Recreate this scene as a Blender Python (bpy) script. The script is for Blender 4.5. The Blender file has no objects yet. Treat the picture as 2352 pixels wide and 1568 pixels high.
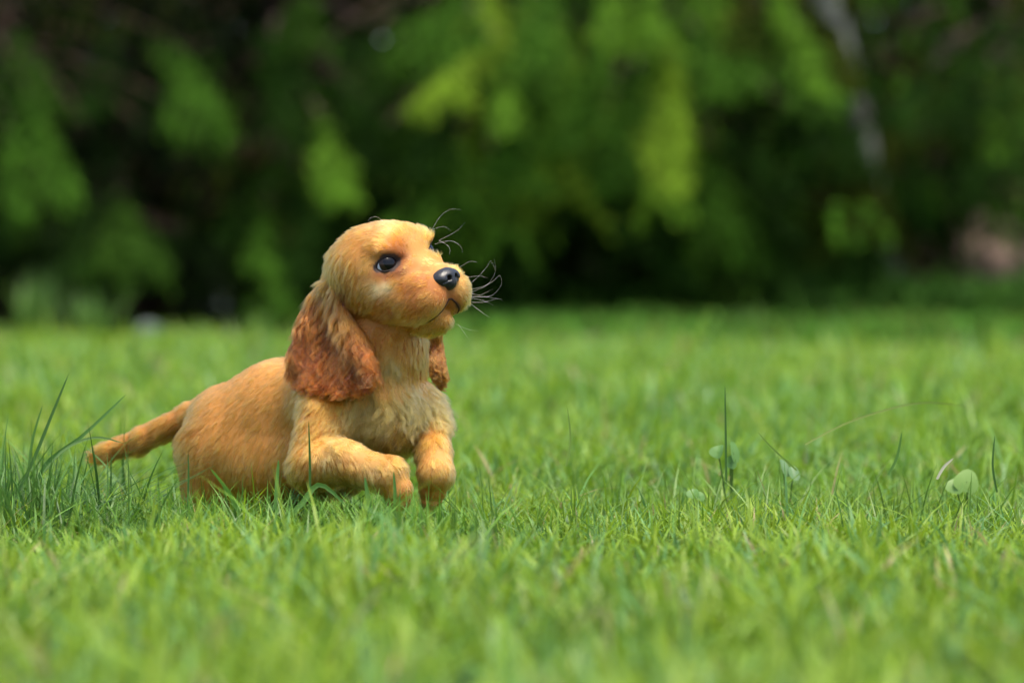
import bpy, bmesh, math, random
import numpy as np
from mathutils import Vector, Matrix
from mathutils.kdtree import KDTree
rng = np.random.default_rng(7)
random.seed(7)
scene = bpy.context.scene
COL = scene.collection

# ------------------------------------------------------------------ camera
CAM_D, CAM_H, PXM = 2.6, 0.214, 2800.0      # distance to the puppy, height of lens, picture units per metre there
cam_d = bpy.data.cameras.new('camera')
cam = bpy.data.objects.new('camera', cam_d)
COL.objects.link(cam)
cam.location = (0, -CAM_D, CAM_H)
cam.rotation_euler = (math.radians(90), 0, 0)
cam_d.sensor_width = 36
cam_d.lens = 36 * CAM_D / 0.84
cam_d.shift_y = -144 / 2352
cam_d.clip_start = 0.05
cam_d.clip_end = 300
cam_d.dof.use_dof = True
cam_d.dof.focus_distance = CAM_D - 0.03
cam_d.dof.aperture_fstop = cam_d.lens / 26.0
scene.camera = cam
scene.render.resolution_x, scene.render.resolution_y = 1024, 682

# ------------------------------------------------------------------ sky, sun, exposure
SUN_EL, SUN_AZ = 73, 140        # elevation; azimuth measured from +Y (away) towards +X (right)
world = bpy.data.worlds.new('World'); scene.world = world; world.use_nodes = True
nt = world.node_tree
sky = nt.nodes.new('ShaderNodeTexSky'); sky.sky_type = 'NISHITA'; sky.sun_disc = False
sky.sun_elevation = math.radians(SUN_EL); sky.sun_rotation = math.radians(SUN_AZ)
sky.air_density = 1.0; sky.dust_density = 3.0; sky.ozone_density = 1.0
bg = nt.nodes['Background']; bg.inputs['Strength'].default_value = 0.085
nt.links.new(sky.outputs[0], bg.inputs['Color'])
sl = bpy.data.lights.new('sun', 'SUN'); sl.energy = 1.45; sl.angle = math.radians(18); sl.color = (1.0, 0.91, 0.76)
sun = bpy.data.objects.new('sun', sl); COL.objects.link(sun)
se, sa = math.radians(SUN_EL), math.radians(SUN_AZ)
sdir = Vector((math.cos(se) * math.sin(sa), math.cos(se) * math.cos(sa), math.sin(se)))
sun.rotation_euler = sdir.to_track_quat('Z', 'Y').to_euler()
sun.location = (3, 1, 6)
scene.view_settings.view_transform = 'Standard'
scene.view_settings.look = 'None'
scene.view_settings.exposure = 1.97
scene.view_settings.gamma = 1
scene.cycles.max_bounces = 10
scene.cycles.diffuse_bounces = 3
scene.cycles.glossy_bounces = 3
scene.cycles.transmission_bounces = 6
scene.cycles.transparent_max_bounces = 6
scene.cycles_curves.shape = 'RIBBONS'
scene.cycles_curves.subdivisions = 2

# ------------------------------------------------------------------ helpers
def px(u, v, d=0.0):
    """photo position (2352 wide) at depth d metres behind the puppy plane -> world point"""
    k = (CAM_D + d) / CAM_D
    return np.array([(u - 1176) / PXM * k, d, CAM_H + (640 - v) / PXM * k])

def tag(o, label=None, cat=None, group=None, kind=None):
    if label: o['label'] = label
    if cat: o['category'] = cat
    if group: o['group'] = group
    if kind: o['kind'] = kind
    return o

def link(name, data, parent=None):
    o = bpy.data.objects.new(name, data); COL.objects.link(o)
    if parent is not None: o.parent = parent
    return o

def mesh_np(name, V, F, mat=None, parent=None, smooth=True, colors=None):
    """V (n,3), F (m,k) all faces with k corners"""
    V = np.asarray(V, np.float32); F = np.asarray(F, np.int32)
    me = bpy.data.meshes.new(name)
    m, k = F.shape
    me.vertices.add(len(V)); me.vertices.foreach_set('co', V.ravel())
    me.loops.add(m * k); me.loops.foreach_set('vertex_index', F.ravel())
    me.polygons.add(m)
    me.polygons.foreach_set('loop_start', np.arange(m, dtype=np.int32) * k)
    me.polygons.foreach_set('use_smooth', np.full(m, smooth))
    me.update(calc_edges=True)
    if colors is not None:
        a = me.color_attributes.new('tint', 'FLOAT_COLOR', 'POINT')
        c = np.ones((len(V), 4), np.float32); c[:, :3] = colors
        a.data.foreach_set('color', c.ravel())
    if mat: me.materials.append(mat)
    return link(name, me, parent)

def new_mat(name):
    m = bpy.data.materials.new(name); m.use_nodes = True
    return m, m.node_tree, m.node_tree.nodes['Principled BSDF']

def norm(v): return v / np.maximum(np.linalg.norm(v, axis=-1, keepdims=True), 1e-9)

def smin(a, b, k):
    h = np.clip(.5 + .5 * (b - a) / k, 0, 1)
    return b * (1 - h) + a * h - k * h * (1 - h)

def cone(P, a, b, ra, rb):
    ba = b - a
    t = np.clip(((P - a) @ ba) / (ba @ ba), 0, 1)[..., None]
    return np.linalg.norm(P - a - t * ba, axis=-1) - (ra + (rb - ra) * t[..., 0])

def ellip(P, c, r, B=None):
    q = P - c
    if B is not None: q = q @ B.T          # rows of B are the local axes
    r = np.asarray(r)
    k0 = np.linalg.norm(q / r, axis=-1); k1 = np.linalg.norm(q / (r * r), axis=-1)
    return k0 * (k0 - 1) / np.maximum(k1, 1e-9)

def surface_nets(fn, lo, hi, h):
    lo = np.array(lo, float); hi = np.array(hi, float)
    n = np.ceil((hi - lo) / h).astype(int) + 1
    ax = [lo[i] + h * np.arange(n[i]) for i in range(3)]
    F = np.empty(n, np.float32)
    for i in range(0, n[0], 16):
        G = np.stack(np.meshgrid(ax[0][i:i + 16], ax[1], ax[2], indexing='ij'), -1)
        F[i:i + 16] = fn(G)
    S = F < 0
    c = [S[i:n[0] - 1 + i, j:n[1] - 1 + j, k:n[2] - 1 + k] for i in (0, 1) for j in (0, 1) for k in (0, 1)]
    cnt = sum(x.astype(np.int8) for x in c)
    act = (cnt > 0) & (cnt < 8)
    idx = np.argwhere(act)
    ids = -np.ones(act.shape, np.int64); ids[act] = np.arange(len(idx))
    acc = np.zeros((len(idx), 3)); w = np.zeros(len(idx))
    corner = [(i, j, k) for i in (0, 1) for j in (0, 1) for k in (0, 1)]
    for a in range(8):
        for b in range(a + 1, 8):
            if sum(abs(corner[a][q] - corner[b][q]) for q in range(3)) != 1: continue
            fa = F[tuple((idx + corner[a]).T)]; fb = F[tuple((idx + corner[b]).T)]
            m = (fa < 0) != (fb < 0)
            t = np.where(m, fa / np.where(m, fa - fb, 1), 0)
            p = np.array(corner[a]) + t[:, None] * (np.array(corner[b]) - np.array(corner[a]))
            acc[m] += p[m]; w[m] += 1
    V = lo + h * (idx + acc / w[:, None])
    quads = []
    for axis in range(3):
        u, v = [(1, 2), (2, 0), (0, 1)][axis]
        sl0 = [slice(None)] * 3; sl1 = [slice(None)] * 3
        sl0[axis] = slice(0, n[axis] - 1); sl1[axis] = slice(1, n[axis])
        A = S[tuple(sl0)]; B = S[tuple(sl1)]
        e = np.argwhere(A != B)
        e = e[(e[:, u] > 0) & (e[:, v] > 0) & (e[:, u] < n[u] - 1) & (e[:, v] < n[v] - 1)]
        flip = A[tuple(e.T)]
        du = np.zeros(3, int); du[u] = 1; dv = np.zeros(3, int); dv[v] = 1
        q = np.stack([ids[tuple((e - du - dv).T)], ids[tuple((e - dv).T)], ids[tuple(e.T)], ids[tuple((e - du).T)]], 1)
        q[~flip] = q[~flip][:, ::-1]
        quads.append(q)
    return V, np.concatenate(quads)

def sdf_normal(fn, P, e=0.0008):
    g = np.stack([fn(P + np.eye(3)[i] * e) - fn(P - np.eye(3)[i] * e) for i in range(3)], -1)
    return norm(g)

def vnoise(P, scale, seed=0):
    """smooth value noise, -1..1"""
    q = np.asarray(P) * scale + 100.3 + seed * 17.7
    i = np.floor(q).astype(np.int64); f = q - i; f = f * f * (3 - 2 * f)
    out = 0
    for dx in (0, 1):
        for dy in (0, 1):
            for dz in (0, 1):
                hsh = ((i[..., 0] + dx) * 73856093) ^ ((i[..., 1] + dy) * 19349663) ^ ((i[..., 2] + dz) * 83492791) ^ (seed * 2654435)
                hsh = (hsh ^ (hsh >> 13)) * 1274126177
                r = ((hsh ^ (hsh >> 16)) & 0xffff) / 32767.5 - 1
                w = (f[..., 0] if dx else 1 - f[..., 0]) * (f[..., 1] if dy else 1 - f[..., 1]) * (f[..., 2] if dz else 1 - f[..., 2])
                out = out + r * w
    return out

#@SETTING
# ================================================================== ground, lawn, trees
def tint_mat(name, rough=.55, transl=0.0, spec=.35, vary=0.0):
    m, t, p = new_mat(name)
    a = t.nodes.new('ShaderNodeAttribute'); a.attribute_name = 'tint'
    src = a.outputs['Color']
    t.links.new(src, p.inputs['Base Color'])
    p.inputs['Roughness'].default_value = rough
    p.inputs['Specular IOR Level'].default_value = spec
    if transl:
        tr = t.nodes.new('ShaderNodeBsdfTranslucent'); mx = t.nodes.new('ShaderNodeMixShader')
        t.links.new(src, tr.inputs['Color']); mx.inputs[0].default_value = transl
        out = t.nodes['Material Output']
        t.links.new(p.outputs[0], mx.inputs[1]); t.links.new(tr.outputs[0], mx.inputs[2]); t.links.new(mx.outputs[0], out.inputs[0])
    return m
grass_mat = tint_mat('grass_blade', .48, .42, .45)
leaf_mat = tint_mat('foliage', .7, .35, .08)

# ground: one sheet to the horizon
gm, t_, p_ = new_mat('ground_soil')
nz = t_.nodes.new('ShaderNodeTexNoise'); nz.inputs['Scale'].default_value = 9; nz.inputs['Detail'].default_value = 8
tcg = t_.nodes.new('ShaderNodeTexCoord'); t_.links.new(tcg.outputs['Object'], nz.inputs['Vector'])
cr = t_.nodes.new('ShaderNodeValToRGB'); cr.color_ramp.elements[0].position = .35; cr.color_ramp.elements[1].position = .7
cr.color_ramp.elements[0].color = (.018, .030, .008, 1); cr.color_ramp.elements[1].color = (.045, .065, .016, 1)
t_.links.new(nz.outputs['Fac'], cr.inputs[0]); t_.links.new(cr.outputs[0], p_.inputs['Base Color']); p_.inputs['Roughness'].default_value = .95
xs = np.concatenate([[-120, -40, -12], np.linspace(-6, 6, 49), [12, 40, 120]]); ys = np.concatenate([[-60, -12], np.linspace(-4, 20, 73), [40, 140]])
X, Y = np.meshgrid(xs, ys, indexing='ij')
def ground_z(x, y):
    far = np.clip((np.hypot(x, y) - 2) / 3, 0, 1)
    return far * .02 * np.sin(x * 1.1 + .5 * y) + 0 * x
Vg = np.stack([X, Y, ground_z(X, Y)], -1).reshape(-1, 3)
ny_ = len(ys); I, J = np.meshgrid(np.arange(len(xs) - 1), np.arange(ny_ - 1), indexing='ij')
a_ = (I * ny_ + J).ravel()
tag(mesh_np('ground', Vg, np.stack([a_, a_ + ny_, a_ + ny_ + 1, a_ + 1], 1), gm), kind='structure')

def blades(x, y, h, w, lean, az, tint, seg=3, curl=1.0, face=None):
    n = len(x)
    s = np.array([0, .38, .72, 1.0]) if seg == 3 else np.linspace(0, 1, seg + 1)
    wp = np.array([.75, 1, .72, .08]) if seg == 3 else np.interp(s, [0, .3, .7, 1], [.75, 1, .72, .05])
    z0 = ground_z(x, y)
    fa = az + np.pi / 2 + rng.normal(0, .5, n) if face is None else face
    sd = np.stack([np.cos(fa), np.sin(fa), np.zeros(n)], 1)
    ld = np.stack([np.cos(az), np.sin(az), np.zeros(n)], 1)
    V = np.empty((n, seg + 1, 2, 3)); Cc = np.empty((n, seg + 1, 2, 3))
    for k in range(seg + 1):
        out = (lean * s[k] + curl * lean * s[k] ** 2.2)[:, None] * ld * h[:, None]
        up = h * s[k] * (1 - .32 * np.minimum(lean, 1.2) * s[k])
        c = np.stack([x, y, z0 + up - .002], 1) + out
        V[:, k, 0] = c - sd * (w * wp[k] / 2)[:, None]; V[:, k, 1] = c + sd * (w * wp[k] / 2)[:, None]
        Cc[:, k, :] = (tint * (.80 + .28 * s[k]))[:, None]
    V = V.reshape(-1, 3); b = np.arange(n)[:, None] * (2 * (seg + 1)) + np.arange(seg)[None] * 2
    b = b.ravel()
    return V, np.stack([b, b + 1, b + 3, b + 2], 1), Cc.reshape(-1, 3)

def lawn_zone(y0, y1, dens, hm, wm, tallp=.045):
    W0 = .84 * (CAM_D + y1) / CAM_D * .5 * 1.45 + .12
    n = int(dens * 1e4 * (y1 - y0) * 2 * W0)
    y = rng.uniform(y0, y1, n); x = rng.uniform(-W0, W0, n)
    lim = .84 * (CAM_D + y) / CAM_D * .5 * 1.45 + .12
    m = (np.abs(x) < lim) & (y < 5.9 + 6.8 * np.clip((x + .55) / 2.0, 0, 1) + .5 * np.sin(x * 5) + .35 * np.sin(x * 13 + 1) + rng.exponential(.25, n)); x = x[m]; y = y[m]; n = len(x)
    Pn = np.stack([x, y, 0 * x], 1)
    tuft = vnoise(Pn, 9, 11); tuft2 = vnoise(Pn, 28, 12); big = vnoise(Pn, 1.6, 13)
    keep = rng.random(n) < (.70 + .26 * tuft2 + .18 * tuft)
    x, y, tuft, tuft2, big, Pn = x[keep], y[keep], tuft[keep], tuft2[keep], big[keep], Pn[keep]; n = len(x)
    h = hm * (1 + .34 * tuft + .24 * tuft2) * rng.uniform(.55, 1.25, n)
    tall = rng.random(n) < tallp
    h = np.where(tall, h * rng.uniform(1.3, 2.0, n), h)
    w = wm * rng.uniform(.5, 1.35, n) * np.where(tall, .8, 1)
    az = rng.uniform(0, 2 * np.pi, n)
    lean = np.abs(rng.normal(.25, .38, n)) + .05
    base = np.array([.122, .268, .016]); yel = np.array([.220, .330, .014]); blu = np.array([.125, .275, .070]); dry = np.array([.36, .30, .13])
    a = np.clip(.5 + .35 * big + .3 * tuft + rng.normal(0, .22, n), 0, 1)[:, None]
    c = base * (1 - a) + yel * a
    b = (rng.random(n) < .22)[:, None]; c = np.where(b, blu, c)
    d = (rng.random(n) < .030)[:, None]; c = np.where(d, dry, c)
    c = c * rng.uniform(.78, 1.22, (n, 1))
    return blades(x, y, h, w, lean, az, c)

parts = []
for z in ((-1.75, -1.1, 1.1, .044, .0046), (-1.1, -.5, 1.6, .042, .0036), (-.5, -.2, 2.0, .033, .0030), (-.2, .45, 2.6, .028, .0022), (.45, 1.6, 1.5, .044, .0036),
          (1.6, 4.0, .60, .056, .0070), (4.0, 8.5, .22, .052, .0120), (8.5, 14.0, .10, .050, .0160)):
    parts.append(lawn_zone(*z))
# longer grass at the left edge by the tail and a few tall stalks in front of the puppy
def clump(cx, cy, rx, ry, n, h0, h1, w, leanm, tint, az=None):
    x = cx + rng.normal(0, rx, n); y = cy + rng.normal(0, ry, n)
    a = rng.uniform(0, 6.28, n) if az is None else rng.normal(az, .7, n)
    t = np.array(tint) * rng.uniform(.7, 1.3, (n, 1))
    return blades(x, y, rng.uniform(h0, h1, n), w * rng.uniform(.6, 1.2, n), np.abs(rng.normal(leanm, .2, n)), a, t, seg=6)
parts.append(clump(-.40, .02, .045, .05, 240, .04, .095, .0022, .35, (.07, .17, .028)))
parts.append(clump(-.42, .10, .05, .10, 160, .05, .11, .0022, .3, (.08, .19, .03)))
parts.append(clump(-.36, .0, .03, .03, 26, .07, .105, .0020, .75, (.055, .14, .03), az=.4))
parts.append(clump(-.26, -.03, .10, .03, 420, .026, .058, .0020, .34, (.10, .22, .03)))
parts.append(clump(-.15, -.13, .12, .025, 560, .022, .054, .0020, .34, (.12, .25, .035)))
parts.append(clump(-.095, -.115, .045, .016, 130, .034, .060, .0021, .30, (.11, .25, .025)))
parts.append(clump(-.24, .0, .06, .02, 120, .034, .058, .0020, .32, (.10, .23, .024)))
parts.append(clump(.20, .10, .16, .10, 260, .035, .075, .0018, .3, (.13, .25, .035)))
parts.append(clump(.34, .03, .12, .08, 200, .03, .06, .0016, .35, (.16, .28, .04)))
lens_ = np.cumsum([0] + [len(p[0]) for p in parts])
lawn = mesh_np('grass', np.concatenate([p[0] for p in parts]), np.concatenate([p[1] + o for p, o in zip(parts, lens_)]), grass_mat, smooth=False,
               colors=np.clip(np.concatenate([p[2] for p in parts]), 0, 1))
tag(lawn, 'bright green uncut lawn grass filling the foreground', 'grass', kind='stuff')

def stalk(pts, w, tint, name='grass_stalk', label=None, group=None, cat='grass stalk'):
    """one long blade along a curve of photo positions (u, v, depth)"""
    C = np.array([px(*p) for p in pts]); m = 12; tt = np.linspace(0, len(C) - 1, m); out = []
    for t in tt:
        i = min(int(t), len(C) - 2); f = t - i
        p0, p1, p2, p3 = C[max(i - 1, 0)], C[i], C[i + 1], C[min(i + 2, len(C) - 1)]
        out.append(.5 * ((2 * p1) + (p2 - p0) * f + (2 * p0 - 5 * p1 + 4 * p2 - p3) * f * f + (3 * p1 - p0 - 3 * p2 + p3) * f ** 3))
    out = np.array(out); tg = norm(np.gradient(out, axis=0)); sd = norm(np.cross(tg, np.array([.25, 1., .1])))
    fr = norm(np.cross(sd, tg))
    ww = (w * np.interp(np.linspace(0, 1, m), [0, .5, .85, 1], [.8, 1, .6, .06]))[:, None]
    V = np.stack([out - sd * ww / 2, out + fr * ww * .18, out + sd * ww / 2], 1).reshape(-1, 3)
    F = [(i * 3 + j, i * 3 + j + 1, i * 3 + j + 4, i * 3 + j + 3) for i in range(m - 1) for j in (0, 1)]
    return tag(mesh_np(name, V, F, grass_mat, colors=np.tile(np.array(tint), (len(V), 1))), label, cat, group)
DK = (.065, .155, .028); MD = (.10, .22, .035); LT = (.22, .34, .06)
STALKS = [
 ([(1668, 1110, .03), (1667, 1010, .03), (1665, 882, .03)], .0020, DK, 'dark upright stalk beside the drooping pale leaves right of the puppy'),
 ([(710, 1190, -.085), (712, 1080, -.085), (709, 966, -.09)], .0022, DK, 'thin dark stalk standing straight up in front of the raised foreleg'),
 ([(30, 1150, .01), (75, 1060, .01), (120, 950, .01), (158, 858, .01)], .0030, DK, 'long dark stalk leaning right at the left edge, tallest there'),
 ([(80, 1120, .06), (110, 1060, .06), (190, 1000, .06), (290, 905, .07)], .0036, (.07, .18, .03), 'soft long stalk leaning far right above the tail tip'),
 ([(100, 1085, .02), (150, 1030, .02), (220, 1004, .02), (285, 1018, .02)], .0022, (.20, .33, .10), 'pale stalk arching over to the tail tip'),
 ([(60, 1120, .01), (75, 1010, .01), (98, 930, .01)], .0024, MD, 'slim stalk between the long dark stalk and the left edge'),
 ([(430, 1180, -.03), (433, 1100, -.03), (432, 1040, -.03)], .0018, DK, 'hair thin dark stalk rising in front of the rump'),
 ([(632, 1170, -.10), (636, 1110, -.10), (640, 1055, -.10)], .0034, (.12, .27, .05), 'broad soft green stalk in front of the elbow'),
 ([(560, 1200, -.10), (525, 1130, -.10), (483, 1075, -.11)], .0034, (.13, .28, .04), 'broad stalk leaning left across the belly'),
 ([(640, 1200, -.09), (690, 1160, -.09), (735, 1112, -.09), (800, 1165, -.10)], .0046, (.12, .26, .05), 'stalk bent in a peak below the elbow'),
 ([(850, 1210, -.10), (846, 1150, -.10), (838, 1095, -.10)], .0042, (.12, .27, .06), 'upright stalk in front of the raised forearm'),
 ([(905, 1190, -.09), (907, 1130, -.09), (904, 1082, -.09)], .0028, (.10, .24, .05), 'short upright stalk in front of the hanging paw'),
 ([(1300, 1070, .02), (1310, 1010, .02), (1303, 935, .02)], .0020, LT, 'pale thin stalk half way between the puppy and the dark stalk'),
 ([(1830, 1080, .0), (1775, 1030, 0), (1740, 992, 0)], .0016, LT, 'fine straw coloured stalk leaning left'),
 ([(2040, 1090, 0), (2060, 1050, 0), (2072, 990, 0)], .0024, MD, 'stalk standing left of the round clover leaf'),
 ([(2290, 1130, -.02), (2280, 1070, -.02), (2285, 1000, -.02)], .0019, DK, 'dark stalk standing right of the round clover leaf'),
 ([(2152, 1100, .02), (2168, 1072, .02), (2190, 1052, .02)], .0024, (.60, .56, .40), 'short shining straw beside the round clover leaf'),  # near-white colour paints in the glint on this straw
 ([(1850, 1020, .10), (1960, 965, .14), (2110, 925, .2), (2230, 935, .24)], .0014, (.22, .27, .06), 'dry brownish runner arching across the lawn'),
]
for pts, w, tint, lab in STALKS: stalk(pts, w, tint, label=lab, group='single stalks standing out of the lawn')

# clover leaves
def disc_leaf(c, r, nrm, fold=.25, n=18, tint=(.15, .27, .07), notch=0.0, long_=1.0, upv=None):
    nrm = norm(np.array(nrm, float)); a = norm(np.cross(nrm, [0, 0, 1.0]) + 1e-6); b = np.cross(nrm, a)
    V = [np.array(c)]; rr = []
    for k in (.4, .75, 1.0):
        for i in range(n):
            ph = 2 * math.pi * i / n
            e = 1 - notch * math.exp(-((ph - math.pi / 2) / .35) ** 2)
            V.append(np.array(c) + (a * math.cos(ph) + b * math.sin(ph) * long_) * r * k * e * (1 + .10 * math.sin(3 * ph + 1) * k) + nrm * r * (fold * 1.6 * (abs(math.cos(ph)) * k) ** 1.2 - .10 * (math.sin(ph) * k) ** 2))
    F = [(0, 1 + i, 1 + (i + 1) % n, 1 + (i + 1) % n) for i in range(n)]
    me_f = []
    for j in range(2):
        for i in range(n):
            me_f.append((1 + j * n + i, 1 + (j + 1) * n + i, 1 + (j + 1) * n + (i + 1) % n, 1 + j * n + (i + 1) % n))
    return V, me_f, F, tint
def add_leaf(name, parent, leaf):
    V, q, tr, tint = leaf
    me = bpy.data.meshes.new(name); me.from_pydata([tuple(v) for v in V], [], [f[:3] for f in tr] + q)
    a = me.color_attributes.new('tint', 'FLOAT_COLOR', 'POINT'); a.data.foreach_set('color', np.tile(np.array(list(tint) + [1.]), len(V)))
    for p in me.polygons: p.use_smooth = True
    me.materials.append(grass_mat)
    return link(name, me, parent)
def clover(u, v, d, leaves, label, rootv=None):
    top = px(u, v, d); root = np.array([top[0] + .004, d + .004, ground_z(top[0], d)])
    o = link('clover_plant', None); o.location = Vector(root); tag(o, label, 'clover')
    inv = Matrix.Translation(-o.location)
    for (du, dv, r, nr, fold, lg, tint) in leaves:
        c = px(u + du, v + dv, d)
        lf = add_leaf('leaf', o, disc_leaf(c, r, nr, fold, tint=tint, notch=.12, long_=lg)); lf.matrix_parent_inverse = inv
        m = 8; s = np.linspace(0, 1, m)[:, None]
        path = root * (1 - s) + c * s + np.array([0, .004, 0]) * np.sin(s * 3.1)
        V = []; 
        for p in path:
            for k in range(5): V.append(p + .0007 * np.array([math.cos(k * 1.257), math.sin(k * 1.257), 0]))
        F = [(i * 5 + k, i * 5 + (k + 1) % 5, (i + 1) * 5 + (k + 1) % 5, (i + 1) * 5 + k) for i in range(m - 1) for k in range(5)]
        st = mesh_np('stem', V, F, grass_mat, o, colors=np.tile(np.array([.10, .20, .04]), (len(V), 1))); st.matrix_parent_inverse = inv
PL = (.15, .30, .075)
clover(1670, 1016, .10, [(-20, 22, .0068, (-.5, -.7, .5), .3, 1.0, PL), (14, 24, .0062, (.75, -.6, .2), .25, 1.5, PL), (8, 46, .005, (.2, -.8, .2), .3, 1.2, PL)],
       'clover with drooping pale leaflets at the foot of the dark upright stalk')
clover(1592, 1114, .06, [(0, 20, .0055, (-.1, -.8, .5), .2, .9, PL), (14, 26, .005, (.5, -.7, .4), .2, .9, PL)], 'small pale clover nearest the puppy on its right')
clover(2220, 1094, .09, [(0, 12, .0108, (.05, -.95, .35), .06, 1.0, (.20, .34, .07)), (-26, 22, .008, (-.2, -.8, .5), .1, 1, (.18, .32, .07))], 'clover with one large round light green leaf at the right edge')
clover(1800, 1056, .12, [(0, 20, .0052, (.6, -.6, .4), .3, 1.6, (.16, .28, .12)), (22, 32, .0052, (.3, -.7, .5), .3, 1.4, (.16, .28, .12))], 'clover with narrow bluish leaflets between the other clovers')

# ---- leaf clouds for shrubs and trees
def leaves(Cn, axis, size, tint, ratio=.45, spread=.6):
    n = len(Cn); a = norm(axis + rng.normal(0, spread, (n, 3))); b = norm(np.cross(a, rng.normal(0, 1, (n, 3))))
    L = (size * rng.uniform(.6, 1.3, n))[:, None]
    cN = np.cross(a, b) * L * .12
    V = np.stack([Cn - a * L * .5, Cn - b * L * ratio * .5 + cN, Cn + a * L * .5, Cn + b * L * ratio * .5 + cN], 1).reshape(-1, 3)
    return V, np.arange(4 * n).reshape(n, 4), np.repeat(tint, 4, 0)
class Cloud:
    def __init__(s): s.p = []
    def add(s, *a): s.p.append(a)
    def build(s, name, mat, parent):
        o = np.cumsum([0] + [len(p[0]) for p in s.p])
        ob = mesh_np(name, np.concatenate([p[0] for p in s.p]), np.concatenate([p[1] + k for p, k in zip(s.p, o)]), mat, parent, smooth=False, colors=np.clip(np.concatenate([p[2] for p in s.p]), 0, 1))
        return ob
def bough(cl, A, B, sag, width, n, size, tint, t0=.25, tipt=None):
    n = int(n); m = max(6, n // 20)                        # m side twigs, alternately left and right
    mid = (A + B) / 2 + np.array([0, 0, sag])
    tw = t0 + (1 - t0) * (np.arange(m) + rng.random(m)) / m
    sdn = np.where(np.arange(m) % 2, 1, -1) * rng.uniform(.5, 1.15, m)
    k = rng.integers(m, size=n); t = tw[k]; w = rng.random(n) ** .8
    P = ((1 - t) ** 2)[:, None] * A + (2 * t * (1 - t))[:, None] * mid + (t ** 2)[:, None] * B
    tg = norm(2 * (1 - t)[:, None] * (mid - A) + 2 * t[:, None] * (B - mid))
    sd = norm(np.cross(tg, np.array([0, 0, 1.0])) + 1e-6)
    prof = np.sin(np.clip((t - t0) / (1 - t0), 0, 1) * np.pi * .85 + .30) ** .7
    ln = width * prof * rng.uniform(.7, 1.2, m)[k]
    dv = norm(sd * sdn[k][:, None] + tg * .55 + np.array([0, 0, -.35]) + rng.normal(0, .22, (m, 3))[k])
    P = P + dv * (ln * w)[:, None] + np.array([0, 0, -1]) * (ln * w * w * .55)[:, None] + rng.normal(0, .009, (n, 3))
    ax = norm(dv + np.array([0, 0, -.5]))
    c = np.array(tint) * rng.uniform(.65, 1.35, (n, 1)) * rng.uniform(.6, 1.4, (m, 1))[k]
    cl.add(*leaves(P, ax, size, c))
def tube(pts, radii, n=10):
    pts = np.array(pts, float); V = []
    for i, p in enumerate(pts):
        t = norm(pts[min(i + 1, len(pts) - 1)] - pts[max(i - 1, 0)])
        a = norm(np.cross(t, [.3, 1, .1])); b = np.cross(t, a)
        for k in range(n):
            ph = 2 * math.pi * k / n; r = radii[i] * (1 + .08 * math.sin(3 * ph + i))
            V.append(p + (a * math.cos(ph) + b * math.sin(ph)) * r)
    F = [(i * n + k, i * n + (k + 1) % n, (i + 1) * n + (k + 1) % n, (i + 1) * n + k) for i in range(len(pts) - 1) for k in range(n)]
    return V, F
def bark(name, c1, c2, sc=6):
    m, t, p = new_mat(name)
    n_ = t.nodes.new('ShaderNodeTexNoise'); n_.inputs['Scale'].default_value = sc; n_.inputs['Detail'].default_value = 10
    mp = t.nodes.new('ShaderNodeMapping'); mp.inputs['Scale'].default_value = (3, 3, .7); tc_ = t.nodes.new('ShaderNodeTexCoord')
    t.links.new(tc_.outputs['Object'], mp.inputs[0]); t.links.new(mp.outputs[0], n_.inputs['Vector'])
    r_ = t.nodes.new('ShaderNodeValToRGB'); r_.color_ramp.elements[0].position = .38; r_.color_ramp.elements[1].position = .62
    r_.color_ramp.elements[0].color = (*c1, 1); r_.color_ramp.elements[1].color = (*c2, 1)
    t.links.new(n_.outputs['Fac'], r_.inputs[0]); t.links.new(r_.outputs[0], p.inputs['Base Color']); p.inputs['Roughness'].default_value = .9
    b_ = t.nodes.new('ShaderNodeBump'); b_.inputs['Strength'].default_value = .8; t.links.new(n_.outputs['Fac'], b_.inputs['Height']); t.links.new(b_.outputs[0], p.inputs['Normal'])
    return m
bark_red = bark('reddish_bark', (.016, .009, .004), (.060, .028, .012))
bark_pale = bark('pale_bark', (.06, .055, .045), (.19, .195, .18), 4)
DG = (.007, .018, .002); G1 = (.016, .048, .004); G2 = (.058, .145, .012); OL = (.045, .062, .005); LIME = (.185, .300, .022); LG = (.112, .232, .018)
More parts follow.
